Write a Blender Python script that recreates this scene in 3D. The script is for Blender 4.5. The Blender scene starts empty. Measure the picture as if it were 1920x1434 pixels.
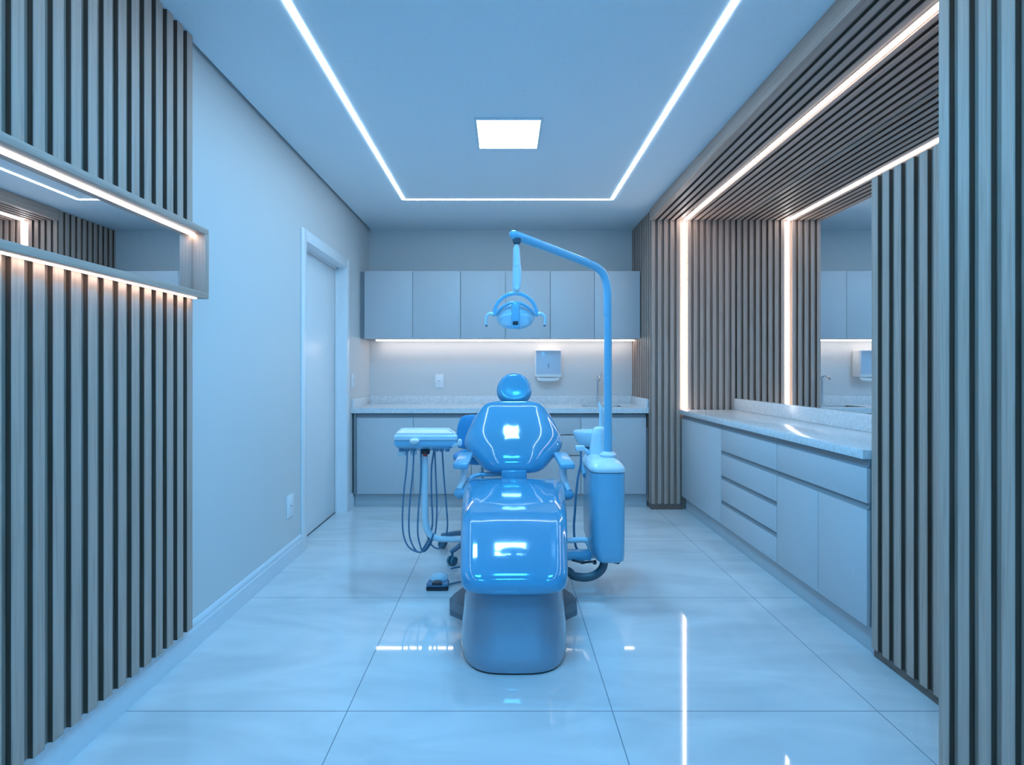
import bpy, bmesh, math, random
from mathutils import Vector, Matrix
C = bpy.context.scene.collection
F = 990.0; CH = 1.2
def W(px, py, Y):                       # photo point at real distance Y -> metres
    return Vector(((px-947)*Y/F, Y, CH+(696-py)*Y/F))
# ------------------------------------------------------------------ materials
def new(name):
    m = bpy.data.materials.new(name); m.use_nodes = True
    nt = m.node_tree; b = nt.nodes['Principled BSDF']
    return m, nt, b
def plain(name, col, rough=.5, metal=0, coat=0, spec=.5, bump=0, bscale=60):
    m, nt, b = new(name)
    b.inputs['Base Color'].default_value = (*col, 1)
    b.inputs['Roughness'].default_value = rough
    b.inputs['Metallic'].default_value = metal
    b.inputs['Coat Weight'].default_value = coat
    b.inputs['Coat Roughness'].default_value = .03
    b.inputs['Specular IOR Level'].default_value = spec
    tc = nt.nodes.new('ShaderNodeTexCoord'); n = nt.nodes.new('ShaderNodeTexNoise')
    n.inputs['Scale'].default_value = bscale
    nt.links.new(tc.outputs['Object'], n.inputs['Vector'])
    mx = nt.nodes.new('ShaderNodeMix'); mx.data_type = 'RGBA'
    mx.inputs[6].default_value = (*[c*.96 for c in col], 1); mx.inputs[7].default_value = (*[min(1, c*1.03) for c in col], 1)
    nt.links.new(n.outputs['Fac'], mx.inputs[0]); nt.links.new(mx.outputs[2], b.inputs['Base Color'])
    if bump:
        bp = nt.nodes.new('ShaderNodeBump'); bp.inputs['Strength'].default_value = bump; bp.inputs['Distance'].default_value = .002
        nt.links.new(n.outputs['Fac'], bp.inputs['Height']); nt.links.new(bp.outputs[0], b.inputs['Normal'])
    return m
def emit(name, col, s):
    m = bpy.data.materials.new(name); m.use_nodes = True; nt = m.node_tree
    nt.nodes.clear(); e = nt.nodes.new('ShaderNodeEmission'); o = nt.nodes.new('ShaderNodeOutputMaterial')
    e.inputs[0].default_value = (*col, 1); e.inputs[1].default_value = s
    nt.links.new(e.outputs[0], o.inputs[0]); return m
def wood(name, axis, c1, c2, c3, rough=.5):
    m, nt, b = new(name)
    tc = nt.nodes.new('ShaderNodeNewGeometry'); mp = nt.nodes.new('ShaderNodeMapping')
    sc = [55, 55, 55]; sc['xyz'.index(axis)] = 1.6
    mp.inputs['Scale'].default_value = sc
    nt.links.new(tc.outputs['Position'], mp.inputs[0])
    n = nt.nodes.new('ShaderNodeTexNoise'); n.inputs['Scale'].default_value = 1.6; n.inputs['Detail'].default_value = 6; n.inputs['Roughness'].default_value = .65
    n.inputs['Distortion'].default_value = .6
    nt.links.new(mp.outputs[0], n.inputs['Vector'])
    r = nt.nodes.new('ShaderNodeValToRGB'); e = r.color_ramp.elements
    e[0].position = .33; e[0].color = (*c1, 1); e[1].position = .68; e[1].color = (*c3, 1)
    k = e.new(.5); k.color = (*c2, 1)
    nt.links.new(n.outputs['Fac'], r.inputs[0]); nt.links.new(r.outputs[0], b.inputs['Base Color'])
    b.inputs['Roughness'].default_value = rough
    return m
M = {}
M['wall'] = plain('wall_paint', (.70, .69, .68), .6, bump=.05, bscale=200)
M['ceil'] = plain('ceiling_paint', (.82, .89, .93), .7)
M['white'] = plain('white_lacquer', (.88, .89, .90), .3)
M['base'] = plain('baseboard_white', (.74, .78, .82), .35)
M['gap'] = plain('shadow_gap', (.10, .11, .12), .8)
M['cab'] = plain('grey_lacquer_front', (.58, .59, .61), .42)
M['carc'] = plain('grey_carcass', (.27, .29, .31), .5)
M['kick'] = plain('grey_plinth', (.52, .54, .56), .4)
WC = [(.41, .29, .235), (.495, .36, .295), (.55, .405, .34)]
M['woodz'] = wood('slat_wood_upright', 'z', *WC)
M['woody'] = wood('slat_wood_lengthwise', 'y', *WC)
SIDE_SHADE = [(.085, .055, .04), (.12, .078, .057), (.15, .10, .075)]  # slat wood darkened: shade on the rib sides put into the colour
M['groz'] = wood('slat_side_shade', 'z', *SIDE_SHADE, rough=.7)
M['groy'] = wood('slat_side_shade_lengthwise', 'y', *SIDE_SHADE, rough=.7)
BACK_SHADE = [(.27, .19, .15), (.36, .26, .21), (.42, .31, .26)]  # slat wood in a middle tone, recess shade painted into the backing
M['bakz'] = wood('slat_backing_shaded', 'z', *BACK_SHADE, rough=.7)
M['baky'] = wood('slat_backing_shaded_lengthwise', 'y', *BACK_SHADE, rough=.7)
M['plinth'] = wood('column_plinth_wood', 'y', (.13, .09, .07), (.19, .13, .105), (.24, .17, .14))
M['mirror'] = plain('mirror_glass', (.86, .90, .92), .01, metal=1)
M['steel'] = plain('brushed_steel', (.7, .72, .75), .2, metal=1)
M['bluv'] = plain('glossy_blue_vinyl', (.06, .31, .52), .11, coat=1.0)
M['blup'] = plain('light_blue_plastic', (.20, .50, .70), .22, coat=.4)
M['palp'] = plain('pale_blue_plastic', (.62, .78, .86), .25, coat=.3)
M['basp'] = plain('chair_base_plastic', (.23, .33, .43), .09, coat=.8)
M['plate'] = plain('grey_base_plate', (.15, .20, .24), .45)
M['hose'] = plain('grey_blue_hose', (.10, .22, .34), .4)
M['dhose'] = plain('dark_corrugated_hose', (.06, .10, .13), .4)
M['dark'] = plain('dark_plastic', (.02, .025, .03), .3)
M['red'] = plain('red_display', (.35, .03, .02), .3)
M['tealw'] = plain('caster_rubber', (.05, .17, .25), .35)
M['stool'] = plain('matte_blue_vinyl', (.03, .30, .60), .35)
M['clearp'] = plain('dispenser_window', (.62, .72, .83), .2, coat=.3)
M['lens'] = plain('lamp_reflector', (.55, .78, .92), .12, metal=.4)
def counter_mat():
    m, nt, b = new('speckled_stone_counter')
    g = nt.nodes.new('ShaderNodeNewGeometry')
    v = nt.nodes.new('ShaderNodeTexNoise'); v.inputs['Scale'].default_value = 55; v.inputs['Detail'].default_value = 5; v.inputs['Roughness'].default_value = .7
    nt.links.new(g.outputs['Position'], v.inputs['Vector'])
    r = nt.nodes.new('ShaderNodeValToRGB'); e = r.color_ramp.elements
    e[0].position = .35; e[0].color = (.66, .67, .68, 1); e[1].position = .6; e[1].color = (.82, .83, .84, 1)
    nt.links.new(v.outputs['Fac'], r.inputs[0]); nt.links.new(r.outputs[0], b.inputs['Base Color'])
    b.inputs['Roughness'].default_value = .17
    return m
M['stone'] = counter_mat()
def floor_mat():
    m, nt, b = new('polished_porcelain_tiles'); N = nt.nodes; L = nt.links
    g = N.new('ShaderNodeNewGeometry'); s = N.new('ShaderNodeSeparateXYZ'); L.new(g.outputs['Position'], s.inputs[0])
    def line(out, off, pitch, w):
        a = N.new('ShaderNodeMath'); a.operation = 'ADD'; a.inputs[1].default_value = -off+pitch*20+w/2; L.new(out, a.inputs[0])
        d = N.new('ShaderNodeMath'); d.operation = 'MODULO'; d.inputs[1].default_value = pitch; L.new(a.outputs[0], d.inputs[0])
        c = N.new('ShaderNodeMath'); c.operation = 'LESS_THAN'; c.inputs[1].default_value = w; L.new(d.outputs[0], c.inputs[0]); return c
    l1 = line(s.outputs[0], .379, .9365, .0035); l2 = line(s.outputs[1], 1.865, .935, .0038)
    mx = N.new('ShaderNodeMath'); mx.operation = 'MAXIMUM'; L.new(l1.outputs[0], mx.inputs[0]); L.new(l2.outputs[0], mx.inputs[1])
    mp = N.new('ShaderNodeMapping'); mp.inputs['Rotation'].default_value = (0, 0, .6); mp.inputs['Scale'].default_value = (1, 3.2, 1); L.new(g.outputs['Position'], mp.inputs[0])
    n = N.new('ShaderNodeTexNoise'); n.inputs['Scale'].default_value = 1.4; n.inputs['Detail'].default_value = 7; n.inputs['Distortion'].default_value = 1.1; L.new(mp.outputs[0], n.inputs['Vector'])
    r = N.new('ShaderNodeValToRGB'); e = r.color_ramp.elements
    e[0].position = .32; e[0].color = (.58, .61, .63, 1); e[1].position = .62; e[1].color = (.71, .73, .74, 1)
    L.new(n.outputs['Fac'], r.inputs[0])
    mc = N.new('ShaderNodeMix'); mc.data_type = 'RGBA'; mc.inputs[7].default_value = (.22, .27, .31, 1)
    L.new(mx.outputs[0], mc.inputs[0]); L.new(r.outputs[0], mc.inputs[6]); L.new(mc.outputs[2], b.inputs['Base Color'])
    b.inputs['Roughness'].default_value = .035; b.inputs['Specular IOR Level'].default_value = .7
    n2 = N.new('ShaderNodeTexNoise'); n2.inputs['Scale'].default_value = 5; L.new(g.outputs['Position'], n2.inputs['Vector'])
    bp = N.new('ShaderNodeBump'); bp.inputs['Strength'].default_value = .015; bp.inputs['Distance'].default_value = .002
    L.new(n2.outputs['Fac'], bp.inputs['Height']); L.new(bp.outputs[0], b.inputs['Normal'])
    return m
M['floor'] = floor_mat()
M['led'] = emit('led_ceiling_white', (.66, .86, 1.0), 18)
M['ledw'] = emit('led_warm_white', (1.0, .94, .92), 17)
M['ledc'] = emit('led_cabinet_white', (1.0, .92, .88), 15)
M['ledn'] = emit('led_niche_white', (1.0, .88, .78), 13)
M['panel'] = emit('ceiling_panel_cool_white', (.24, .62, 1.0), 58)
M['panelb'] = emit('ceiling_panel_blue', (.035, .47, 1.0), 58)
# ------------------------------------------------------------------ mesh helpers
ORG = {}
class MB:
    def __init__(s): s.bm = bmesh.new()
    def face(s, vs, m=0):
        try: f = s.bm.faces.new(vs); f.material_index = m; return f
        except ValueError: return None
    def box(s, x0, x1, y0, y1, z0, z1, m=0, bev=0, seg=2):
        v = [s.bm.verts.new((x, y, z)) for x in (x0, x1) for y in (y0, y1) for z in (z0, z1)]
        fs = [s.face([v[i] for i in q], m) for q in ((0,1,3,2),(4,6,7,5),(0,4,5,1),(2,3,7,6),(0,2,6,4),(1,5,7,3))]
        if bev:
            es = set(e for f in fs for e in f.edges)
            r = bmesh.ops.bevel(s.bm, geom=list(es), offset=bev, segments=seg, profile=.5, affect='EDGES')
            for f in r['faces']: f.material_index = m
        return s
    def loft(s, rings, m=0, cap=True, closed=True):
        R = [[s.bm.verts.new(p) for p in r] for r in rings]; n = len(R[0])
        for a, b in zip(R, R[1:]):
            for i in range(n if closed else n-1):
                s.face([a[i], a[(i+1) % n], b[(i+1) % n], b[i]], m)
        if cap:
            s.face(list(reversed(R[0])), m); s.face(R[-1], m)
        return s
    def tube(s, pts, r, m=0, n=12, sm=6, rnd=False):
        pts = [Vector(p) for p in pts]; rr = r if isinstance(r, (list, tuple)) else [r]*len(pts)
        P = []; Q = []
        if sm and len(pts) > 2:
            e = [2*pts[0]-pts[1]]+pts+[2*pts[-1]-pts[-2]]
            for i in range(1, len(e)-2):
                for k in range(sm):
                    t = k/sm; a, b, c, d = e[i-1], e[i], e[i+1], e[i+2]
                    P.append(.5*((2*b)+(c-a)*t+(2*a-5*b+4*c-d)*t*t+(3*b-a-3*c+d)*t**3)); Q.append(rr[i-1]*(1-t)+rr[i]*t)
            P.append(pts[-1]); Q.append(rr[-1])
        else: P, Q = pts, list(rr)
        if rnd:      # rounded ends
            d0 = (P[0]-P[1]).normalized(); d1 = (P[-1]-P[-2]).normalized(); r0, r1 = Q[0], Q[-1]
            P = [P[0]+d0*r0*math.sin(a) for a in (1.5, 1.1, .6)]+P+[P[-1]+d1*r1*math.sin(a) for a in (.6, 1.1, 1.5)]
            Q = [r0*math.cos(a) for a in (1.5, 1.1, .6)]+Q+[r1*math.cos(a) for a in (.6, 1.1, 1.5)]
        rings = []; up = None
        for i, p in enumerate(P):
            t = (P[min(i+1, len(P)-1)]-P[max(i-1, 0)]).normalized()
            if up is None: up = Vector((0, 0, 1)) if abs(t.z) < .9 else Vector((0, 1, 0))
            u = (up-t*up.dot(t)).normalized(); up = u; w = t.cross(u)
            rings.append([p+(u*math.cos(a)+w*math.sin(a))*Q[i] for a in [2*math.pi*k/n for k in range(n)]])
        return s.loft(rings, m)
    def lathe(s, prof, c, m=0, n=32, sx=1, sy=1, cap=True):
        c = Vector(c)
        return s.loft([[c+Vector((r*sx*math.cos(a), r*sy*math.sin(a), z)) for a in [2*math.pi*k/n for k in range(n)]] for r, z in prof], m, cap)
    def prism(s, poly, z0, z1, m=0, bev=0, seg=2):
        a = [s.bm.verts.new((x, y, z0)) for x, y in poly]; b = [s.bm.verts.new((x, y, z1)) for x, y in poly]; n = len(a)
        fs = [s.face(list(reversed(a)), m), s.face(b, m)]+[s.face([a[i], a[(i+1) % n], b[(i+1) % n], b[i]], m) for i in range(n)]
        if bev:
            es = set(e for f in fs for e in f.edges)
            r = bmesh.ops.bevel(s.bm, geom=list(es), offset=bev, segments=seg, profile=.5, affect='EDGES')
            for f in r['faces']: f.material_index = m
        return s
    def pillow(s, outline, o, u, v, tf, tb, m=0, rings=10, n=2.4, dish=0, curl=0, cen=(0, 0)):
        # outline: (a,b) points around cen; front thickness tf, back tb
        o = Vector(o); u = Vector(u).normalized(); v = Vector(v).normalized(); w = u.cross(v).normalized()
        def ring(r, h):
            out = []
            for a, b in outline:
                aa = cen[0]+(a-cen[0])*r; bb = cen[1]+(b-cen[1])*r
                out.append(o+u*aa+v*bb+w*(h+curl*aa*aa))
            return out
        rs = []
        for i in range(1, rings+1):
            r = math.sin(math.pi/2*i/rings); rs.append((r, tf*(max(0, 1-r**n))**(1/n)-dish*max(0, 1-(r/.78)**4)**1.0))
        R = [ring(.02, tf-dish)]+[ring(*q) for q in rs]
        for i in range(rings-1, 0, -1):
            r = math.sin(math.pi/2*i/rings); R.append(ring(r, -tb*(max(0, 1-r**n))**(1/n)))
        R.append(ring(.02, -tb))
        return s.loft(R, m)
    def slats(s, mp, a0, a1, l0, l1, first, pitch, rib, dep, th=.02, ch=.002, ends=True):
        # profile across a (ribs start at first+k*pitch), extruded along l.  mats: 0 rib face, 1 side, 2 backing
        pts = [(a0, -th, 2)]; k = math.ceil((a0-first-rib)/pitch); pts.append((a0, 0, 2))
        seq = [(a0, 0)]
        P = [((a0, -th), 0), ((a0, 0), 2)]       # (point, material of the edge that follows)
        while first+k*pitch < a1-1e-6:
            s0 = max(first+k*pitch, a0); s1 = min(first+k*pitch+rib, a1); k += 1
            if s1-s0 < .004: continue
            P += [((s0, 0), 1), ((s0, dep-ch), 0), ((s0+ch, dep), 0), ((s1-ch, dep), 0), ((s1, dep-ch), 1), ((s1, 0), 2)]
        P += [((a1, 0), 0), ((a1, -th), 2)]
        Q = [P[0]]
        for q in P[1:]:
            if (Vector(q[0])-Vector(Q[-1][0])).length < 1e-5: Q[-1] = (Q[-1][0], q[1]); continue
            Q.append(q)
        lo = [s.bm.verts.new(mp(q[0][0], q[0][1], l0)) for q in Q]; hi = [s.bm.verts.new(mp(q[0][0], q[0][1], l1)) for q in Q]; n = len(Q)
        for i in range(n): s.face([lo[i], lo[(i+1) % n], hi[(i+1) % n], hi[i]], Q[i][1])
        if ends:
            s.face(list(reversed(lo)), 0); s.face(hi, 0)
        return s
    def build(s, name, mats, parent=None, ang=35, smooth=True):
        bm = s.bm; bmesh.ops.recalc_face_normals(bm, faces=bm.faces)
        for f in bm.faces: f.smooth = smooth
        for e in bm.edges:
            if len(e.link_faces) == 2 and e.calc_face_angle(0) > math.radians(ang): e.smooth = False
        xs = [v.co for v in bm.verts]
        if parent is None:
            lo = Vector([min(p[i] for p in xs) for i in range(3)]); hi = Vector([max(p[i] for p in xs) for i in range(3)])
            org = Vector(((lo.x+hi.x)/2, (lo.y+hi.y)/2, lo.z))
        else: org = ORG[parent.name]
        for v in bm.verts: v.co -= org
        me = bpy.data.meshes.new(name); bm.to_mesh(me); bm.free()
        for m in (mats if isinstance(mats, (list, tuple)) else [mats]): me.materials.append(M[m])
        o = bpy.data.objects.new(name, me); C.objects.link(o)
        if parent: o.parent = parent
        else: o.location = org
        ORG[o.name] = org
        return o
def thing(name, label, cat, loc, group=None):
    o = bpy.data.objects.new(name, None); o.empty_display_size = .1; C.objects.link(o); o.location = loc
    o['label'] = label; o['category'] = cat
    if group: o['group'] = group
    ORG[o.name] = Vector(loc); return o
def tag(o, label, cat, group=None):
    o['label'] = label; o['category'] = cat
    if group: o['group'] = group
    return o
def struct(o): o['kind'] = 'structure'; return o
def bx(*a, **k): return MB().box(*a, **k)
# ------------------------------------------------------------------ room dimensions
XL = -1.355; XR = 2.02; YB = 5.267; ZC = 2.605; YN = -2.4
# floor, ceiling, walls
struct(bx(XL-.12, XR+.1, YN, YB+.1, -.06, 0).build('floor', 'floor'))
cm = MB(); cm.box(XL+.022, XR, YN, YB-.0, ZC, ZC+.03, 0); cm.box(XL-.12, XR+.1, YN, YB+.1, ZC+.06, ZC+.1, 0)
struct(cm.build('ceiling', 'ceil'))
# left wall with a door opening
DY0, DY1, DZ = 3.575, 4.482, 2.08
wl = MB(); wl.box(XL-.12, XL, YN, DY0, 0, ZC+.06); wl.box(XL-.12, XL, DY1, YB+.1, 0, ZC+.06); wl.box(XL-.12, XL, DY0, DY1, DZ, ZC+.06)
struct(wl.build('wall_left', 'wall'))
struct(bx(XL, XR, YB, YB+.1, 0, ZC+.06).build('wall_back', 'wall'))
struct(bx(XR, XR+.1, YN, YB+.1, 0, ZC+.06).build('wall_right', 'wall'))
# door
d = bx(XL-.10, XL-.085, DY0+.002, DY1-.002, .008, DZ-.003, bev=.002).build('door_1', 'white'); struct(d)
fr = MB()
t = .078
for y0, y1 in ((DY0-t, DY0), (DY1, DY1+t)): fr.box(XL, XL+.014, y0, y1, 0, DZ+t, bev=.003)
fr.box(XL, XL+.0138, DY0-t+.001, DY1+t-.001, DZ, DZ+t-.001, bev=.003)
fr.build('door_casing', 'white', d)
jm = MB()
jm.box(XL-.115, XL+.004, DY0-.002, DY0+.001, 0, DZ); jm.box(XL-.115, XL+.004, DY1-.001, DY1+.002, 0, DZ); jm.box(XL-.115, XL+.004, DY0, DY1, DZ-.001, DZ+.002)
jm.box(XL-.083, XL-.07, DY1-.014, DY1-.001, 0, DZ); jm.box(XL-.083, XL-.07, DY0, DY1, DZ-.014, DZ-.001)
jm.build('door_jamb', 'white', d)
bx(XL-.101, XL-.084, DY0, DY1, 0, .007).build('door_gap_shade', 'dark', d)  # dark strip standing in for shade in the gap below the door
# baseboards
def baseboard(name, y0, y1):
    prof = [(XL, 0), (XL+.016, 0), (XL+.016, .085), (XL+.012, .092), (XL+.012, .108), (XL+.006, .12), (XL, .122)]
    b = MB(); b.loft([[Vector((x, y, z)) for x, z in prof] for y in (y0, y1)])
    return struct(b.build(name, 'base', ang=20))
baseboard('baseboard_left', YN, DY0-t-.001); baseboard('baseboard_left_far', DY1+t+.001, 4.70)
# ceiling LED line, ceiling panels
def strip(name, mats, boxes, label, cat='led strip', emb=0):
    b = MB()
    for q in boxes: b.box(*q[:6], q[6] if len(q) > 6 else 0)
    return tag(b.build(name, mats), label, cat)
z0, z1 = ZC-.003, ZC+.001; lx0, lx1, ly1, ly0 = -.829, .873, 4.32, -1.2; w = .0125
strip('led_strip', ['led'], [(lx0-w, lx0+w, ly0, ly1, z0, z1), (lx1-w, lx1+w, ly0, ly1, z0, z1), (lx0+w, lx1-w, ly1-w, ly1+w-.004, z0, z1)],
      'long white led line tracing a rectangle on the ceiling around the square panel light')
def panel(y, label, mat='panelb'):
    p = thing('ceiling_panel_light', label, 'ceiling light', (.02, y, ZC-.012), 'square ceiling panel lights')
    r = MB(); a, c = .178, .186+.0
    for q in ((.02-a-.014, .02-a, y-c-.014, y+c+.014), (.02+a, .02+a+.014, y-c-.014, y+c+.014), (.02-a, .02+a, y-c-.014, y-c), (.02-a, .02+a, y+c, y+c+.014)):
        r.box(*q, ZC-.010, ZC+.001)
    r.build('frame', 'base', p); bx(.02-a, .02+a, y-c, y+c, ZC-.007, ZC-.001).build('diffuser', mat, p)
panel(3.122, 'square glowing white panel light in the ceiling above the dental chair', 'panel')
panel(1.55, 'square panel light in the ceiling nearer the camera, just above the frame')
panel(-.1, 'added unseen square panel light in the ceiling behind the camera')  # unseen lamp added to fill the near end with blue light
# ------------------------------------------------------------------ left slatted wall + niche
PI = .0646; RB = .038; SD = .017
XS = -1.31
lm = lambda a, d, l: Vector((XS-SD+d, a, l))
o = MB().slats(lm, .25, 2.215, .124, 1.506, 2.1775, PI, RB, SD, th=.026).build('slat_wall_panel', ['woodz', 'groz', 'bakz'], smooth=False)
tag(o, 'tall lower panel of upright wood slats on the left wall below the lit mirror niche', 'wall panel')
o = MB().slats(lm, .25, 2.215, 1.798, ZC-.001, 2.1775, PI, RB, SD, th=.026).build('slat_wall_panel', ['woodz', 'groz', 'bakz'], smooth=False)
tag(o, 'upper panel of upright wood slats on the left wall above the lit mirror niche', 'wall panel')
n = thing('mirror_niche', 'long shallow wood framed mirror niche projecting from the slatted left wall', 'mirror niche', (-1.28, 1.25, 1.505))
XF = -1.255; fr = MB()
fr.box(-1.345, XF, .25, 2.2365, 1.774, 1.799, bev=.0015); fr.box(-1.345, XF, .25, 2.2365, 1.505, 1.530, bev=.0015)
fr.build('frame', 'woody', n)
bx(-1.345, XF+.0005, 2.211, 2.237, 1.5295, 1.7745, bev=.0015).build('side_frame', 'woodz', n)
bx(-1.345, -1.309, .25, 2.2105, 1.5302, 1.7738).build('mirror', 'mirror', n)
bx(-1.308, -1.2975, .26, 2.209, 1.7700, 1.7738).build('top_light', 'ledn', n)
bx(-1.296, -1.284, .26, 2.20, 1.5015, 1.5049).build('bottom_light', 'ledn', n)
# ------------------------------------------------------------------ far column
PX = 1.265; PY = 4.58; ZS = 2.509
c = thing('slatted_column', 'wood slat clad column beside the back cabinets carrying the vertical light line', 'column', (1.6, 4.9, 0))
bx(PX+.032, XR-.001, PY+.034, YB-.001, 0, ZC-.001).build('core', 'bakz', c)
fmap = lambda a, d, l: Vector((a, PY+.017-d, l))
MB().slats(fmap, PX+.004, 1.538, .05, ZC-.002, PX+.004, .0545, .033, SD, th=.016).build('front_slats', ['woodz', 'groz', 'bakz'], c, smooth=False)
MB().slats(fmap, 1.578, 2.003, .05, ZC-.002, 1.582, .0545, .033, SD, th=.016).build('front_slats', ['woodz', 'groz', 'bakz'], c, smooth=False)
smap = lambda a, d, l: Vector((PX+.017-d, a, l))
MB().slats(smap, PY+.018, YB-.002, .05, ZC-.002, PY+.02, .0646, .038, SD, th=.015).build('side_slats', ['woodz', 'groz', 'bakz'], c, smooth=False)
pl = MB(); pl.box(PX+.006, 1.545, PY+.006, PY+.03, 0, .05); pl.box(PX+.006, PX+.03, PY+.03, YB-.03, 0, .05); pl.build('plinth', 'plinth', c)
# soffit
s = thing('slatted_soffit', 'lowered ceiling soffit of lengthwise wood slats above the right counter', 'ceiling soffit', (1.6, 3.0, ZS))
um = lambda a, d, l: Vector((a, l, ZS+.017-d))
SY0 = 1.54
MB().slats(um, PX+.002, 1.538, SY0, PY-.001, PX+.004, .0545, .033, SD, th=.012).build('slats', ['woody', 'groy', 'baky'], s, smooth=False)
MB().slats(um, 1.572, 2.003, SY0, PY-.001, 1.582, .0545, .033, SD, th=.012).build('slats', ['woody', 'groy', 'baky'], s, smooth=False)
bx(PX-.012, PX+.0015, SY0, PY-.001, ZS-.001, ZC-.001, bev=.001).build('fascia', 'woody', s)
strip('led_strip', ['ledw'], [(1.545, 1.562, SY0, PY-.010, ZS-.006, ZS+.007), (1.549, 1.567, PY-.006, PY+.010, .87, ZS-.010)],
      'white led line along the slatted soffit and down the far slatted column')
# near column and tall slatted cabinet
c = thing('slatted_column', 'nearest wood slat clad column at the right edge of the photo', 'column', (1.6, .9, 0))
nm = lambda a, d, l: Vector((1.277-d, a, l))
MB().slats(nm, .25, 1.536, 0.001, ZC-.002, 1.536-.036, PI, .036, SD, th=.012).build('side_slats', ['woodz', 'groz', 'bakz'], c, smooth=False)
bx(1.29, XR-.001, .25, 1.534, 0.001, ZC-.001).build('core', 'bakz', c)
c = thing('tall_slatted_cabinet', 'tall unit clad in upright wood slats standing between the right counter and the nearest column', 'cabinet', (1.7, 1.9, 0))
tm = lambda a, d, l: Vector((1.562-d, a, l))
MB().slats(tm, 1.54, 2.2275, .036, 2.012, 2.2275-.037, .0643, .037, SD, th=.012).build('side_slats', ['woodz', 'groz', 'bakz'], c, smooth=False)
bx(1.575, 1.999, 1.54, 2.226, .001, 2.011).build('carcass', 'woodz', c)
bx(1.556, 1.5745, 1.54, 2.226, .001, .0355).build('plinth', 'plinth', c)
# wall mirror
m = thing('wall_mirror', 'large frameless wall mirror behind the right counter', 'mirror', (2.01, 3.0, .966))
bx(2.004, 2.0195, 2.23, PY-.002, .966, ZS-.001).build('glass', 'mirror', m)
bx(2.004, 2.0195, 1.54, 2.2295, 2.013, ZS-.001).build('glass', 'mirror', m)
# ------------------------------------------------------------------ right base cabinets
CT = .868; CB = .828; XC = 1.53
def rfront(y0, y1, z0, z1, par, nm, gap=.002):
    return bx(XC, XC+.018, y0+gap, y1-gap, z0, z1, bev=.0012).build(nm, 'cab', par)
Ys = [PY-.003, 3.742, 2.974, 2.232]
def carcass(par, y1, y0, grooves):
    b = MB(); b.box(XC+.020, 1.998, y0+.001, y1-.001, .115, .826)
    b.build('carcass', 'carc', par)
    k = bx(XC+.038, XC+.05, y0+.0005, y1-.0005, .001, .1149).build('plinth', 'kick', par)
    g = MB()
    for z0_, z1_ in grooves:      # finger pulls: slanted profile
        g.loft([[Vector((XC+.001, y, z0_)), Vector((XC+.0195, y, z0_+.001)), Vector((XC+.0195, y, z1_+.006)), Vector((XC+.016, y, z1_+.006)), Vector((XC+.010, y, z0_+.006))] for y in (y0+.002, y1-.002)])
    g.build('finger_groove', 'carc', par)
G1 = (.790, .824); G2 = (.613, .640); G3 = (.437, .464); G4 = (.263, .290)
a = thing('base_cabinet', 'grey one-door base cabinet at the far end of the right counter', 'cabinet', (1.75, 4.16, 0), 'grey base cabinets under the right counter')
carcass(a, Ys[0], Ys[1], [G1]); rfront(Ys[1], Ys[0], .12, .789, a, 'door')
a = thing('drawer_cabinet', 'grey base cabinet with four stacked drawers under the right counter', 'cabinet', (1.75, 3.36, 0), 'grey base cabinets under the right counter')
carcass(a, Ys[1], Ys[2], [G1, G2, G3, G4])
for q in ((.641, .789), (.465, .612), (.291, .436), (.12, .262)): rfront(Ys[2], Ys[1], *q, a, 'drawer')
a = thing('base_cabinet', 'grey base cabinet with a wide drawer over two doors, nearest the slatted unit', 'cabinet', (1.75, 2.6, 0), 'grey base cabinets under the right counter')
carcass(a, Ys[2], Ys[3], [G1, G2]); rfront(Ys[3], Ys[2], .641, .789, a, 'drawer')
rfront(2.582, Ys[2], .12, .612, a, 'door'); rfront(Ys[3], 2.582, .12, .612, a, 'door')
w_ = thing('countertop', 'pale speckled stone countertop on the right cabinets, below the wall mirror', 'countertop', (1.75, 3.4, CB))
bx(1.513, 2.003, 2.232, PY-.002, CB, CT, bev=.002).build('slab', 'stone', w_)
bx(1.985, 2.003, 2.232, PY-.003, CT+.0005, .965, bev=.001).build('backsplash', 'stone', w_)
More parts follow.
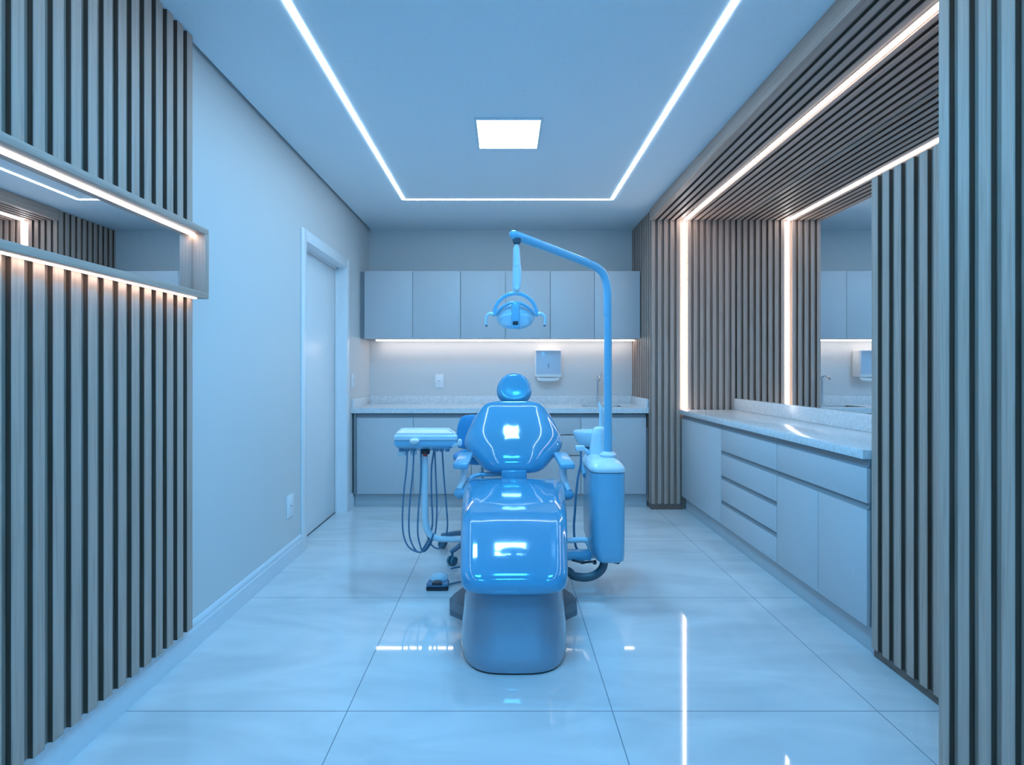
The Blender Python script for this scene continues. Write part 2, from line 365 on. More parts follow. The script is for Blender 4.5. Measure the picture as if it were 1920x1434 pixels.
# ------------------------------------------------------------------ back base cabinets
YC = 4.66
def X(px, Y): return (px-947)*Y/F
edges = [X(668.5, YC), X(774.8, YC), X(883.4, YC), X(986, YC), X(1089, YC), X(1212, YC)]
kinds = ['door', 'door', 'door', 'drawers', 'door']
labs = ['grey base cabinet with one door at the left end of the back counter',
        'grey base cabinet second from the left, behind the instrument tray',
        'grey base cabinet behind the dental chair backrest',
        'grey base cabinet with three drawers behind the right shoulder of the dental chair',
        'grey base cabinet with one door under the sink, beside the slatted column']
for i, k in enumerate(kinds):
    x0, x1 = edges[i], edges[i+1]
    a = thing('base_cabinet' if k == 'door' else 'drawer_cabinet', labs[i], 'cabinet', ((x0+x1)/2, 4.95, 0), 'grey base cabinets under the back counter')
    cx0 = XL+.018 if i == 0 else x0+.0005; cx1 = PX+.000-.002 if i == 4 else x1-.0005
    bx(cx0, cx1, YC+.02, YB-.003, .113, .829 if i < 4 else .70).build('carcass', 'carc', a)
    bx(cx0, cx1, YC+.045, YC+.057, .001, .1125).build('plinth', 'kick', a)
    g = MB(); g.loft([[Vector((x, YC+.001, .790)), Vector((x, YC+.0195, .791)), Vector((x, YC+.0195, .824)), Vector((x, YC+.014, .824)), Vector((x, YC+.008, .796))] for x in (x0+.001, x1-.001)]); g.build('finger_groove', 'carc', a)
    if k == 'door': bx(x0+.002, x1-.002, YC, YC+.018, .118, .789, bev=.001).build('door', 'cab', a)
    else:
        for z0_, z1_ in ((.642, .789), (.459, .634), (.118, .451)): bx(x0+.002, x1-.002, YC, YC+.018, z0_, z1_, bev=.001).build('drawer', 'cab', a)
    if i == 0: bx(XL+.018, x0-.002, YC+.006, YC+.019, .113, .829).build('filler', 'carc', a)
w_ = thing('countertop', 'pale speckled stone countertop along the back wall with an undermount sink', 'countertop', (0, 4.95, .832))
SX0, SX1, SY0_, SY1_ = X(1092, 4.9), X(1166, 4.9), 4.80, 5.10
CZ = .875; x0c, x1c = XL+.001, PX-.002; y0c = 4.638
sl = MB()
sl.box(x0c, SX0, y0c, YB-.002, .832, CZ); sl.box(SX1, x1c, y0c, YB-.002, .832, CZ)
sl.box(SX0, SX1, y0c, SY0_, .832, CZ); sl.box(SX0, SX1, SY1_, YB-.002, .832, CZ)
bmesh.ops.remove_doubles(sl.bm, verts=sl.bm.verts, dist=1e-5); sl.build('slab', 'stone', w_)
bs = MB(); bs.box(x0c, x1c, YB-.02, YB-.002, CZ, .957, bev=.001); bs.box(x0c, x0c+.018, y0c+.002, YB-.021, CZ, .957, bev=.001); bs.box(x1c-.018, x1c, y0c+.002, YB-.021, CZ, .957, bev=.001)
bs.build('backsplash', 'stone', w_)
sk = MB(); sk.box(SX0-.004, SX1+.004, SY0_-.004, SY1_+.004, .71, .714); sk.box(SX0-.004, SX0, SY0_, SY1_, .714, .831); sk.box(SX1, SX1+.004, SY0_, SY1_, .714, .831)
sk.box(SX0, SX1, SY0_-.004, SY0_, .714, .831); sk.box(SX0, SX1, SY1_, SY1_+.004, .714, .831)
sk.build('sink_basin', 'steel', w_)
f = thing('faucet', 'slim chrome faucet standing behind the back counter sink', 'faucet', (X(1120, 5.17), 5.17, CZ))
fx = X(1120, 5.17)
MB().lathe([(.022, CZ), (.022, CZ+.008), (.009, CZ+.012), (.008, 1.13)], (fx, 5.17, 0), n=16).build('stem', 'steel', f)
MB().tube([(fx, 5.17, 1.12), (fx, 5.155, 1.15), (fx, 5.08, 1.15), (fx, 5.05, 1.125)], .009).build('spout', 'steel', f)
bb = MB(); bb.lathe([(.015, 1.105), (.017, 1.11), (.017, 1.14), (.012, 1.148)], (fx+.012, 5.17, 0), n=16); bb.tube([(fx+.015, 5.17, 1.13), (fx+.035, 5.165, 1.165), (fx+.036, 5.16, 1.185)], .006); bb.tube([(fx-.03, 5.17, 1.12), (fx, 5.17, 1.12)], .006, sm=0); bb.build('handle', 'steel', f)
# ------------------------------------------------------------------ wall cabinets
YU = 4.91; ux = [X(v, YU) for v in (683, 773.7, 863.4, 947.7, 1031.7, 1114.6, 1200.5)]
ul = ['grey wall cabinet door unit at the left end of the upper row', 'grey wall cabinet second from the left in the upper row', 'grey wall cabinet left of the dental lamp in the upper row',
      'grey wall cabinet right behind the dental lamp head', 'grey wall cabinet above the paper towel dispenser', 'grey wall cabinet behind the lamp pole at the right end of the upper row']
for i in range(6):
    a = thing('wall_cabinet', ul[i], 'cabinet', ((ux[i]+ux[i+1])/2, 5.08, 1.503), 'grey wall cabinets in the upper row')
    bx(ux[i]+.0004 if i else XL+.03, ux[i+1]-.0004, YU+.019, YB-.002, 1.506, 2.13).build('carcass', 'carc', a)
    bx(ux[i]+.0018, ux[i+1]-.0018, YU, YU+.018, 1.503, 2.132, bev=.001).build('door', 'cab', a)
    if i == 0: bx(XL+.001, XL+.029, YU+.03, YB-.002, 1.506, 2.13).build('filler', 'carc', a)
strip('led_strip', ['ledc'], [(X(706, 5.17), X(1188, 5.17), 5.15, 5.17, 1.4985, 1.5055)], 'bright white led strip mounted under the grey wall cabinets')
# outlets
def plate(name, lab, cat, o0, vert, w=.08, h=.13, n='y'):
    p = thing(name, lab, cat, o0)
    x, y, z = o0; a, b = MB(), MB()
    if n == 'y':
        a.box(x-w/2, x+w/2, y-.008, y-.0005, z, z+h, bev=.002); b.box(x-w*.27, x+w*.27, y-.0105, y-.0075, z+h*.3, z+h*.7, bev=.001)
        b.box(x-.012, x+.012, y-.0112, y-.0103, z+h*.48, z+h*.52, 1)
    else:
        a.box(x+.0005, x+.008, y-w/2, y+w/2, z, z+h, bev=.002); b.box(x+.0075, x+.0105, y-w*.27, y+w*.27, z+h*.3, z+h*.7, bev=.001)
        b.box(x+.0103, x+.0112, y-.012, y+.012, z+h*.48, z+h*.52, 1)
    a.build('cover_plate', 'white', p); b.build('socket' if name == 'power_outlet' else 'rocker', ['white', 'carc'], p)
plate('power_outlet', 'white outlet plate on the back wall above the counter', 'power outlet', (X(823.5, 5.26), YB, 1.04), 1)
plate('power_outlet', 'white outlet plate low on the left wall beside the door', 'power outlet', (XL, 3.32, .285), 1, w=.10, h=.14, n='x')
plate('light_switch', 'white switch plate on the left wall between door and back counter', 'light switch', (XL, 4.685, 1.06), 1, w=.08, h=.12, n='x')
# dispenser
dx0, dx1 = X(1003.5, 5.14), X(1053, 5.14); dz0, dz1 = CH-.0-(707-696)*5.14/F, CH+(696-655)*5.14/F
dp = thing('paper_towel_dispenser', 'white paper towel dispenser mounted on the back wall above the counter', 'paper towel dispenser', ((dx0+dx1)/2, 5.2, dz0-.03))
b = MB(); b.box(dx0, dx1, 5.145, YB-.001, dz0, dz1, bev=.012, seg=3); b.build('housing', 'white', dp)
bx(dx0+.010, dx1-.010, 5.138, 5.15, dz0+.03, dz1-.012, bev=.004).build('front_cover', 'clearp', dp)
mm = MB(); mx_ = (dx0+dx1)/2
mm.box(mx_-.003, mx_+.003, 5.136, 5.14, dz0+.085, dz0+.135, 0); mm.box(mx_-.006, mx_+.004, 5.136, 5.14, dz0+.115, dz0+.12, 0); mm.build('sight_slot', 'hose', dp)
MB().tube([(dx0+.03, 5.18, dz0-.006), (dx0+.055, 5.16, dz0-.022), (dx1-.055, 5.16, dz0-.022), (dx1-.03, 5.18, dz0-.006)], .016, n=10).build('paper_lip', 'white', dp)
# ------------------------------------------------------------------ dental chair
def cx(Y): return .036+.0165*(Y-2.1)
def sup(cx_, cy, a, b, z, n=3.2, k=48):
    out = []
    for i in range(k):
        t = 2*math.pi*i/k; c_, s_ = math.cos(t), math.sin(t)
        out.append(Vector((cx_+a*math.copysign(abs(c_)**(2/n), c_), cy+b*math.copysign(abs(s_)**(2/n), s_), z)))
    return out
ch = thing('dental_chair', 'glossy blue reclining dental chair on a moulded base in the middle of the tiled floor', 'dental chair', (.05, 2.6, 0))
b = MB(); rr = []
for z, yf, hw in ((.008, 2.083, .229), (.03, 2.078, .234), (.07, 2.085, .234), (.13, 2.11, .229), (.2, 2.145, .222), (.27, 2.18, .216), (.33, 2.21, .212), (.345, 2.225, .205), (.35, 2.25, .18)):
    yr = 2.86-z*.2; rr.append(sup(cx(2.3), (yf+yr)/2, hw, (yr-yf)/2, z, 3.4))
b.loft(rr).build('pedestal_cover', 'basp', ch)
bb = MB().loft([sup(cx(2.3), 2.47, .226, .383, z, 3.4) for z in (0.0, .0085)]).build('base_gasket', 'dark', ch)
pl = [(-.16, 2.50), (-.272, 2.60), (-.285, 2.72), (-.20, 2.90), (-.20, 3.35), (.28, 3.35), (.28, 2.90), (.368, 2.72), (.355, 2.60), (.24, 2.50)]
b = MB(); b.loft([[Vector((x*1.0, y, z)) for x, y in pl] for z in (0.0, .028)]+[[Vector(((x-.04)*.93+.04, (y-2.9)*.93+2.9, .05)) for x, y in pl]]).build('base_plate', 'plate', ch)
b = MB(); b.box(cx(3)-.11, cx(3)+.11, 2.55, 3.12, .05, .40, bev=.02); b.box(cx(3)-.16, cx(3)+.16, 2.5, 3.08, .39, .48, bev=.02); b.build('lift_column', 'blup', ch)
# seat
def cushion(secs, n=3.3, dip=.008, k=64, inn=.80):
    rings = []
    for Y, zc, hw, ht in secs:
        r = []
        for i in range(k):
            t = 2*math.pi*i/k; c_, s_ = math.cos(t), math.sin(t)
            x = math.copysign(abs(c_)**(2/n), c_); z = math.copysign(abs(s_)**(2/n), s_)
            dd = 0
            if z > 0: dd = dip*min(1, max(0, (inn-abs(x))/.12))*min(1, ht/.05)
            r.append(Vector((cx(Y)+hw*x, Y, zc+ht*z-dd)))
        rings.append(r)
    return rings
secs = [(2.068, .353, .13, .008), (2.070, .354, .165, .022), (2.078, .357, .19, .036), (2.095, .362, .206, .047), (2.125, .373, .216, .055), (2.17, .392, .221, .059), (2.25, .427, .228, .06), (2.35, .463, .237, .06), (2.43, .488, .244, .06),
        (2.50, .497, .250, .06), (2.6, .504, .258, .06), (2.75, .512, .269, .06), (2.9, .518, .279, .06), (3.02, .526, .287, .06), (3.08, .529, .286, .056), (3.12, .53, .276, .046), (3.14, .53, .26, .03), (3.148, .53, .24, .01)]
MB().loft(cushion(secs)).build('seat', 'bluv', ch, ang=70)
# hinge bracket
dv = Vector((0, .733, .68)); dn = Vector((0, -.68, .733))
b = MB(); b.box(cx(3.1)-.076, cx(3.1)+.076, 3.105, 3.15, .50, .615, bev=.010); b.build('hinge_bracket', 'bluv', ch)
half = [(0, -.012), (.09, -.010), (.140, 0), (.178, .022), (.207, .055), (.239, .10), (.278, .15), (.300, .19), (.3075, .225), (.303, .27), (.290, .32), (.272, .375), (.248, .44), (.218, .505), (.195, .54), (.160, .562), (.11, .568), (.05, .566)]
def smooth_closed(pts, k=3):
    out = []; n = len(pts)
    for i in range(n):
        a, b_, c_, d_ = [Vector((*pts[(i+j) % n], 0)) for j in (-1, 0, 1, 2)]
        for q in range(k):
            t = q/k; p = .5*((2*b_)+(c_-a)*t+(2*a-5*b_+4*c_-d_)*t*t+(3*b_-a-3*c_+d_)*t**3); out.append((p.x, p.y))
    return out
full = half+[(-x, v) for x, v in reversed(half[1:])]
oc = Vector((cx(3.14), 3.155, .603))
MB().pillow(smooth_closed(full), oc, (1, 0, 0), dv, .085, .05, n=2.25, rings=16, dish=0, curl=-.1, cen=(0, .25)).build('backrest', 'bluv', ch, ang=80)
# shell behind backrest
MB().pillow([(x*.8, .27+(v-.27)*.85) for x, v in smooth_closed(full)], oc-dn*.045, (1, 0, 0), dv, .02, .03, n=3, cen=(0, .27)).build('backrest_shell', 'blup', ch, ang=80)
# headrest
hc = W(964, 729, 3.66)
ell = [(.121*math.copysign(abs(math.cos(t))**.86, math.cos(t))*(1.0-.13*math.sin(t)), .112*math.sin(t)) for t in [2*math.pi*i/40 for i in range(40)]]
MB().pillow(ell, hc, (1, 0, 0), (0, .36, .93), .052, .05, n=3, rings=16, dish=.010, curl=.1).build('headrest', 'bluv', ch, ang=80)
bx(hc.x-.033, hc.x+.033, 3.60, 3.66, .93, 1.02, bev=.01).build('headrest_stem', 'hose', ch)
# armrests
for sgn in (-1, 1):
    ax = cx(3.0)+sgn*.0
    if sgn < 0: p0 = W(864, 872, 3.0); ball = W(860, 926, 3.0)
    else: p0 = W(1063, 872, 3.0); ball = W(1067, 929, 3.0)
    a = MB(); a.box(p0.x-.042, p0.x+.042, 2.96, 3.22, p0.z-.018, p0.z+.018, bev=.012, seg=3)
    for v in a.bm.verts: v.co.x += -sgn*.10*(v.co.y-2.96)*.6; v.co.z += (v.co.y-2.96)*.1
    ar = a.build('armrest', 'blup', ch)
    q = MB(); q.tube([(p0.x+(-.01)*sgn, 3.10, p0.z-.01), (p0.x-.012*sgn, 3.07, p0.z-.08), (ball.x-.0*sgn, 3.02, ball.z+.02)], [.026, .022, .019], n=14); q.build('armrest_post', 'palp', ar)
    q = MB(); q.tube([(ball.x-.03*sgn, 3.02, ball.z), (ball.x+.0*sgn, 3.02, ball.z)], [.031, .031], sm=0, n=16, rnd=True); q.tube([(ball.x-.02*sgn, 3.02, ball.z-.01), (ball.x-.13*sgn, 3.02, .47)], .02, sm=0); q.build('armrest_pivot', 'blup', ar)
MB().tube([W(872, 912, 3.12), W(880, 898, 3.16), W(900, 890, 3.2), W(940, 889, 3.2)], .013).build('side_tube', 'blup', ch)
# ------------------------------------------------------------------ instrument delivery tray
tr = thing('instrument_tray', 'pale blue dental instrument tray with hanging hoses on a bent arm left of the chair', 'instrument tray', (-.45, 3.0, .2))
TY0, TY1 = 2.9, 3.19; tz = .848
poly = [(-.612, TY0), (-.268, TY0), (-.262, TY0+.03), (-.33, TY1-.01), (-.345, TY1), (-.61, TY1), (-.632, TY1-.02)]
b = MB(); b.prism(poly, tz-.03, tz, bev=.008, seg=3)
def scal(pts, k, cx_, cy, dx=0): return [Vector((cx_+(x-cx_)*k+dx, cy+(y-cy)*k, 0)) for x, y in pts]
b.build('tray_body', 'palp', tr)
rim = MB()
inn = [(p.x, p.y) for p in scal(poly, .93, -.45, 3.04)]; inn2 = [(p.x, p.y) for p in scal(poly, .88, -.45, 3.04)]
rim.loft([[Vector((x, y, tz-.002)) for x, y in inn], [Vector((x, y, tz+.012)) for x, y in inn], [Vector((x, y, tz+.012)) for x, y in inn2], [Vector((x, y, tz+.003)) for x, y in inn2]])
rim.build('tray_rim', 'white', tr)
low = MB()
R = []
for k, z, dx in ((.99, tz-.031, 0), (.985, tz-.05, 0), (.9, tz-.068, .0), (.72, tz-.08, .01), (.45, tz-.09, .02), (.25, tz-.095, .0)):
    R.append([Vector((p.x, p.y, z)) for p in scal(poly, k, -.46, 3.0, dx)])
low.loft(R).build('underbody', 'blup', tr, ang=60)
kb = W(777, 827, 2.89); MB().pillow([(.027*math.cos(t), .016*math.sin(t)) for t in [2*math.pi*i/20 for i in range(20)]], kb, (1, 0, 0), (0, .2, 1), .025, .03, n=2).build('knob', 'white', tr, ang=80)
h = MB(); h.tube([W(846, 836, 2.92), W(857, 833, 2.9), W(863, 829, 2.88)], .010, n=10, rnd=True); h.tube([W(862, 832, 2.88), W(862, 827, 2.88)], .013, sm=0, n=10, rnd=True); h.build('handle', 'palp', tr)
# sensor and holders
MB().lathe([(.019, .737), (.024, .743), (.025, .762)], (X(797, 2.93), 2.95, 0), n=20).build('dark_joint', 'dark', tr)
bx(X(793, 2.92), X(801, 2.92), 2.922, 2.926, CH+(696-855.5)*2.925/F, CH+(696-850.5)*2.925/F).build('display', 'red', tr)
for px in (752.5, 763, 774, 818, 828, 839):
    p = W(px, 843, 2.94); big = px < 790
    hb = MB(); hb.box(p.x-.011, p.x+.011, 2.93, 2.965, p.z-.01, p.z+.022, bev=.003)
    hb.build('instrument_holder', 'hose', tr)
hb = MB(); p = W(755, 850, 2.97); hb.box(p.x-.028, p.x+.020, 2.955, 2.985, p.z-.012, p.z+.03, bev=.004); p = W(774, 850, 2.97); hb.box(p.x-.016, p.x+.02, 2.97, 2.985, p.z-.01, p.z+.03, bev=.004); hb.build('holder_block', 'palp', tr)
arm = [W(796, 852, 2.98), W(796, 900, 2.98), W(796.5, 950, 2.98), W(798, 980, 2.98), W(805, 1000, 2.98), W(820, 1009, 2.98), W(845, 1011, 2.98), W(872, 1011, 2.97), (-.06, 2.95, .26)]
MB().tube(arm, [.018, .0195, .02, .02, .019, .0175, .0165, .0165, .0165], n=18).build('support_arm', 'palp', tr)
hp = [
 [(764, 846), (762, 880), (757, 925), (754.5, 970), (757, 1005), (768, 1027), (788, 1035), (800, 1024), (810, 1008)],
 [(776, 846), (774, 885), (769, 935), (766.5, 980), (769, 1010), (780, 1032), (792, 1034), (805, 1020), (813, 1000)],
 [(789, 850), (789, 900), (785, 950), (783, 995), (787, 1020), (794, 1034), (806, 1022), (812, 1006)],
 [(814, 846), (809, 880), (809, 930), (811, 975), (807, 1003), (800, 1018), (792, 1030)],
 [(815, 846), (817, 890), (819, 940), (818, 985), (813, 1008), (803, 1020)],
 [(829, 846), (832, 890), (837, 950), (839, 985), (835, 1010), (828, 1024), (819, 1028), (808, 1020), (801, 1004)]]
for i, q in enumerate(hp):
    Yq = 2.93+.012*(i % 3)
    if i > 2: Yq = 3.01
    P = [W(x, y, Yq+.002*j) for j, (x, y) in enumerate(q)]; P[0] = W(q[0][0], 842, Yq)
    MB().tube(P, .0048, n=8).build('hose', 'hose', tr)
# ------------------------------------------------------------------ spittoon tower
tw = thing('spittoon_unit', 'light blue water unit tower with spittoon bowl attached right of the dental chair', 'dental unit', (.55, 2.9, .2))
def rr_(x0, x1, y0, y1, z, n=5): return sup((x0+x1)/2, (y0+y1)/2, (x1-x0)/2, (y1-y0)/2, z, n)
b = MB(); R = []
for z, i in ((.204, .03), (.207, .014), (.216, .005), (.235, .001), (.3, 0), (.45, -.001), (.6, 0), (.672, 0)):
    R.append(rr_(.445+i+max(0, .30-z)*.25, .6305-i, 2.72+i, 3.07-i, z))
b.loft(R).build('tower_body', 'blup', tw, ang=60)
R = [rr_(.449, .627, 2.722, 3.066, z) for z in (.671, .679)]
MB().loft(R).build('seam', 'hose', tw)
b = MB(); b.loft([rr_(.442, .633, 2.715, 3.075, .678), rr_(.436, .634, 2.712, 3.08, .690), rr_(.440, .628, 2.72, 3.075, .703), rr_(.452, .606, 2.76, 3.05, .727), rr_(.475, .585, 2.80, 3.02, .738), rr_(.49, .575, 2.82, 3.0, .740)]).build('tower_cap', 'palp', tw, ang=60)
pc = W(1123, 850, 2.97); tzz = W(1123, 806, 2.97).z
b = MB(); b.lathe([(.056, .735), (.053, .76), (.042, tzz-.03), (.040, tzz-.008), (.034, tzz), (.0335, tzz+.004), (.027, tzz+.014), (.012, tzz+.019)], (pc.x, 2.97, 0), n=28).build('spittoon_column', 'palp', tw, ang=50)
bc = W(1107, 808, 3.08)
b = MB(); z = bc.z; b.lathe([(.02, z-.095), (.05, z-.088), (.075, z-.07), (.092, z-.04), (.100, z-.004), (.0985, z+.001), (.094, z-.004), (.085, z-.04), (.06, z-.065), (.01, z-.078)], (bc.x, 3.08, 0), n=40).build('spittoon_bowl', 'palp', tw, ang=60)
b = MB(); b.lathe([(.028, z-.095), (.022, z-.11), (.026, .70)], (bc.x-.01, 3.06, 0), n=20); b.tube([(bc.x-.012, 3.06, .72), (.455, 3.0, .66), (.46, 2.95, .62)], .026, n=12); b.build('bowl_support', 'blup', tw)
MB().tube([W(1128, 808, 2.99), W(1128, 785, 2.99), W(1127, 768, 2.99), W(1122, 753, 3.0)], [.015, .0145, .012, .003], n=14).build('water_spout', 'palp', tw)
MB().tube([W(1133, 806, 3.02), W(1134, 785, 3.02), W(1133, 768, 3.04)], [.008, .007, .005], n=10).build('cup_filler', 'palp', tw)
MB().tube([W(1150, 812, 2.98), W(1152, 820, 2.98), W(1151, 826, 2.98)], .005, n=8).build('side_valve', 'palp', tw)
hb = MB(); p = W(1087.5, 840, 2.92); hb.box(p.x-.026, p.x+.026, 2.90, 2.94, p.z-.015, p.z+.015, bev=.007); hb.tube([(p.x+.02, 2.93, p.z-.005), (p.x+.05, 2.96, p.z-.03), (.46, 2.99, .70)], .011, n=10); hb.build('handpiece_holder', 'palp', tw)
MB().tube([W(1089, 843, 2.92), W(1089, 868, 2.92), W(1084, 893, 2.92), W(1080, 928, 2.92), W(1077.8, 961, 2.92), W(1076, 990, 2.92), W(1079, 1022, 2.92), W(1086, 1034, 2.92)], .0065, n=10).build('hose', 'hose', tw)
b = MB(); b.tube([(.10, 2.86, .29), W(1060, 1013, 2.86), W(1095, 1012, 2.86), W(1104, 1020, 2.86), W(1112, 1045, 2.86)], [.015, .015, .015, .015, .012], n=14); b.build('link_tube', 'palp', tw)
b = MB(); p0, p1 = W(1060, 1049, 2.86), W(1108, 1033, 2.86); b.box(.12, p1.x, 2.84, 2.90, p0.z, p1.z, bev=.006); b.build('link_beam', 'blup', tw)
b = MB(); b.tube([W(1072, 1050, 2.83), W(1092, 1054, 2.82), W(1108, 1053, 2.80), W(1116, 1054, 2.80)], .006, n=8); b.tube([W(1112, 1054, 2.79), W(1118, 1054, 2.79)], .011, sm=0, n=12); b.tube([W(1088, 1054, 2.82), W(1096, 1054, 2.82)], .009, sm=0, n=12); b.build('valve_fitting', 'dark', tw)
MB().tube([W(1152, 1053, 2.76), W(1159, 1054.5, 2.76)], .009, sm=0, n=12, rnd=True).build('valve_fitting', 'dark', tw)
P = [(.10, 2.78, .16), W(1058, 1069, 2.78), W(1075, 1079, 2.78), W(1097, 1082.5, 2.78), W(1117, 1077, 2.78), W(1130, 1064, 2.78), W(1133, 1047, 2.78)]
MB().tube(P, .0215, n=16, sm=10).build('drain_hose', 'dhose', tw)
# ------------------------------------------------------------------ dental lamp
dl = thing('dental_lamp', 'light blue dental operating lamp on a tall bent pole rising from the water unit', 'dental lamp', (W(1140, 848, 2.86).x, 2.86, .74))
YP = 2.86
b = MB(); cx0 = X(1140, YP); b.lathe([(.043, .739), (.047, .745), (.047, .752), (.038, .757), (.03, .764), (.022, .768)], (cx0, YP, 0), n=32).build('pole_collar', 'palp', dl)
MB().tube([(cx0, YP, .75), (cx0, YP, W(0, 591, YP).z)], .0215, sm=0, n=28).build('pole', 'blup', dl)
MB().tube([W(1140, 592.5, YP), W(1140, 590.5, YP)], .021, sm=0, n=24).build('pole_joint', 'hose', dl)
ua = [W(1139.5, 590, YP), W(1139.5, 565, YP), W(1138.5, 540, YP), W(1134.5, 521, YP), W(1125, 506, YP-.01), W(1110, 497, YP-.03), W(1080, 484.5, YP-.07), W(1040, 469, YP-.13), W(1000, 454, YP-.2), W(963, 440, YP-.26)]
MB().tube(ua, [.0225, .0225, .0225, .0222, .0215, .021, .021, .0215, .022, .0225], n=26, rnd=True).build('upper_arm', 'blup', dl)
YL = YP-.25
b = MB(); jp = W(969, 452, YL); b.lathe([(.012, jp.z-.016), (.019, jp.z-.010), (.023, jp.z+.012)], (jp.x, YL, 0), n=20); b.build('swivel_cup', 'dhose', dl)
b = MB(); b.tube([W(968.5, 448, YL), W(968.5, 462, YL)], .006, sm=0); b.tube([W(968.5, 462, YL), W(968.5, 468, YL), W(969, 490, YL), W(969.5, 508, YL), W(969, 530, YL), W(968, 546, YL)], [.012, .017, .0195, .023, .0235, .018], n=20, rnd=True); b.build('drop_arm', 'palp', dl)
b = MB(); p = W(968.5, 540, YL); b.tube([(p.x, YL-.012, p.z), (p.x, YL-.03, p.z)], .012, sm=0, n=16); b.build('pivot_cap', 'palp', dl)
p = W(968.5, 497, YL); MB().tube([(p.x, YL-.012, p.z), (p.x, YL-.026, p.z)], .008, sm=0, n=16).build('pivot_cap', 'palp', dl)
yc = W(966.5, 590, YL); b = MB()
b.tube([(yc.x+.105*math.cos(a), YL, yc.z+.105*math.sin(a)) for a in [math.pi*i/14 for i in range(15)]], .0095, n=12, rnd=True).build('yoke', 'blup', dl)
top = [(.098*math.cos(a), .058*math.sin(a)**.8-.0) for a in [math.pi*i/16 for i in range(1, 16)]]
lens = [(.098, 0)]+top+[(-.098, 0)]+[(-.098*math.cos(a), -.070*math.sin(a)**.9) for a in [math.pi*i/16 for i in range(1, 16)]]
hd = MB().pillow(lens, W(966, 592, YL), (1, 0, 0), (0, -.25, .97), .035, .05, n=2.2, rings=10).build('lamp_head', 'palp', dl, ang=80)
l2 = [(x*.82, v*.62) for x, v in lens]
MB().pillow(l2, W(966, 599, YL-.030), (1, 0, 0), (0, -.35, .93), .012, .004, n=3).build('reflector', 'lens', dl, ang=80)
# head brow and centre block
b = MB(); b.tube([W(930, 589, YL-.03), W(938, 579, YL-.04), W(952, 570, YL-.05), W(966, 567.5, YL-.05), W(980, 570, YL-.05), W(994, 579, YL-.04), W(1003, 589, YL-.03)], .0075, n=12, rnd=True).build('shade_brow', 'blup', dl)
p0, p1 = W(958.5, 616, YL-.05), W(974.5, 566, YL-.05)
b = MB(); b.box(p0.x, p1.x, YL-.07, YL-.02, p0.z, p1.z, bev=.007, seg=3).build('centre_block', 'blup', dl)
p = W(966.5, 605.5, YL-.07); bx(p.x-.013, p.x+.013, YL-.074, YL-.068, p.z-.009, p.z+.009, bev=.002).build('light_window', 'dark', dl)
for s_ in (-1, 1):
    g = lambda x, y: W(966.5+s_*x, y, YL)
    hnd = MB().tube([g(36, 591), g(46, 588), g(52, 590), g(55.5, 598), g(54.5, 609)], [.009, .0085, .0075, .0068, .006], n=12, rnd=True).build('handle', 'palp', dl)
    MB().tube([g(54.6, 607), g(54.4, 612)], .0058, sm=0, n=10).build('handle_tip', 'dhose', hnd)
# ------------------------------------------------------------------ stool
SXc, SYc = -.155, 3.50
st = thing('dentist_stool', 'blue upholstered dentist stool on casters half hidden behind the dental chair', 'stool', (SXc, SYc, 0))
circ = lambda a, b_: [(a*math.cos(t), b_*math.sin(t)) for t in [2*math.pi*i/36 for i in range(36)]]
MB().pillow(circ(.19, .18), (SXc, SYc, .635), (1, 0, 0), (0, 1, 0), .04, .04, n=3).build('seat', 'stool', st, ang=80)
bk = smooth_closed([(-.17, -.09), (-.185, 0), (-.165, .10), (-.12, .135), (0, .14), (.12, .135), (.165, .10), (.185, 0), (.17, -.09), (0, -.10)], 3)
MB().pillow(bk, (SXc, SYc+.16, .76), (1, 0, 0), (0, .1, 1), .025, .03, n=3, curl=-.8).build('backrest', 'stool', st, ang=80)
MB().tube([(SXc, SYc+.05, .60), (SXc, SYc+.2, .61), (SXc, SYc+.215, .70), (SXc, SYc+.19, .78)], .014).build('back_bracket', 'steel', st)
MB().lathe([(.03, .09), (.03, .3), (.018, .3), (.018, .6), (.06, .605)], (SXc, SYc, 0), n=20).build('gas_column', 'steel', st)
a0 = math.atan2(3.27-SYc, X(847, 3.27)-SXc)
for k in range(5):
    a = a0+2*math.pi*k/5; R = .285
    ex, ey = SXc+R*math.cos(a), SYc+R*math.sin(a)
    lg = MB().tube([(SXc+.02*math.cos(a), SYc+.02*math.sin(a), .12), (SXc+.5*(ex-SXc), SYc+.5*(ey-SYc), .115), (ex, ey, .085)], [.022, .018, .014], n=12, rnd=True).build('leg', 'hose', st)
    w1 = MB(); tx, ty = -math.sin(a), math.cos(a)
    for sg in (-1, 1): w1.tube([(ex+tx*sg*.006, ey+ty*sg*.006, .028), (ex+tx*sg*.024, ey+ty*sg*.024, .028)], [.028, .025], sm=0, n=20)
    w1.tube([(ex, ey, .03), (ex, ey, .08)], .007, sm=0, n=8); w1.build('caster', 'tealw', lg)
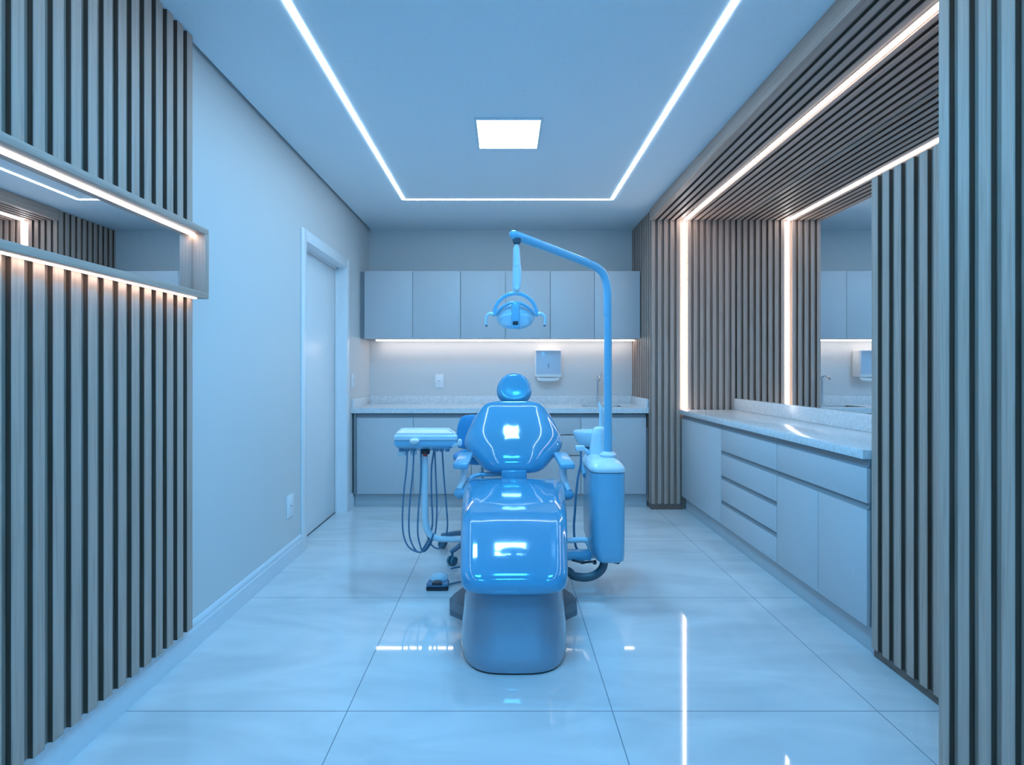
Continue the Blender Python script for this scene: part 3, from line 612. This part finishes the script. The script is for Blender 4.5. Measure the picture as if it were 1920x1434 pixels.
# ------------------------------------------------------------------ foot pedal
fp = thing('foot_pedal', 'small dark foot pedal with pale dome on the floor left of the chair', 'foot pedal', (-.372, 2.95, 0))
fx, fy = -.372, 2.95
b = MB(); b.prism([(fx-.062, fy-.055), (fx-.055, fy-.068), (fx+.055, fy-.068), (fx+.062, fy-.055), (fx+.055, fy+.05), (fx-.055, fy+.05)], 0.0, .016, bev=.004).build('base', 'dark', fp)
b = MB(); b.prism([(fx-.062, fy-.05), (fx-.052, fy-.062), (fx+.052, fy-.062), (fx+.062, fy-.05), (fx+.05, fy+.04), (fx-.05, fy+.04)], .016, .036, bev=.007, seg=3).build('housing', 'hose', fp)
b = MB(); b.lathe([(.052, .03), (.05, .05), (.035, .064), (.01, .07)], (fx, fy+.02, 0), n=28, sy=.8).build('dome', 'palp', fp, ang=60)
b = MB(); b.prism([(fx-.03, fy-.066), (fx+.03, fy-.066), (fx+.018, fy-.02), (fx-.018, fy-.02)], .03, .044, bev=.004).build('pedal', 'dark', fp)
MB().tube([(fx+.055, fy, .01), (fx+.11, fy+.04, .007), (fx+.2, fy+.07, .007), (fx+.3, fy+.08, .007)], .005, n=8).build('cable', 'hose', fp)
q = MB(); q.tube([W(808, 1070, 3.22)*1, (-.25, 3.24, .006), (-.12, 3.26, .006)], .003, n=6); 
for v in q.bm.verts: v.co.z = max(v.co.z, .001) if v.co.z > .02 else v.co.z
q.bm.free()
q = MB(); q.tube([(-.33, 3.20, .0045), (-.27, 3.235, .0045), (-.15, 3.24, .0045), (-.05, 3.2, .0045)], .004, n=8); tag(q.build('floor_cable', 'hose'), 'thin grey cable lying on the floor between the foot pedal and the stool', 'cable')
# ------------------------------------------------------------------ world, camera, view
wd = bpy.data.worlds.new('blue_fill'); bpy.context.scene.world = wd; wd.use_nodes = True  # added blue ambient fill, let in through the open rear end
bg = wd.node_tree.nodes['Background']; bg.inputs[0].default_value = (.09, .47, 1.0, 1); bg.inputs[1].default_value = 1.5
cd = bpy.data.cameras.new('camera'); cam = bpy.data.objects.new('camera', cd); C.objects.link(cam)
cam.location = (0, 0, CH); cam.rotation_euler = (math.pi/2, 0, 0)
cd.sensor_width = 36; cd.sensor_fit = 'HORIZONTAL'; cd.lens = F/1920*36; cd.shift_x = 13/1920; cd.shift_y = -21/1920; cd.clip_start = .02
S = bpy.context.scene; S.camera = cam
S.view_settings.view_transform = 'Standard'; S.view_settings.look = 'None'; S.view_settings.gamma = 1; S.view_settings.use_curve_mapping = False
S.view_settings.exposure = 0.03
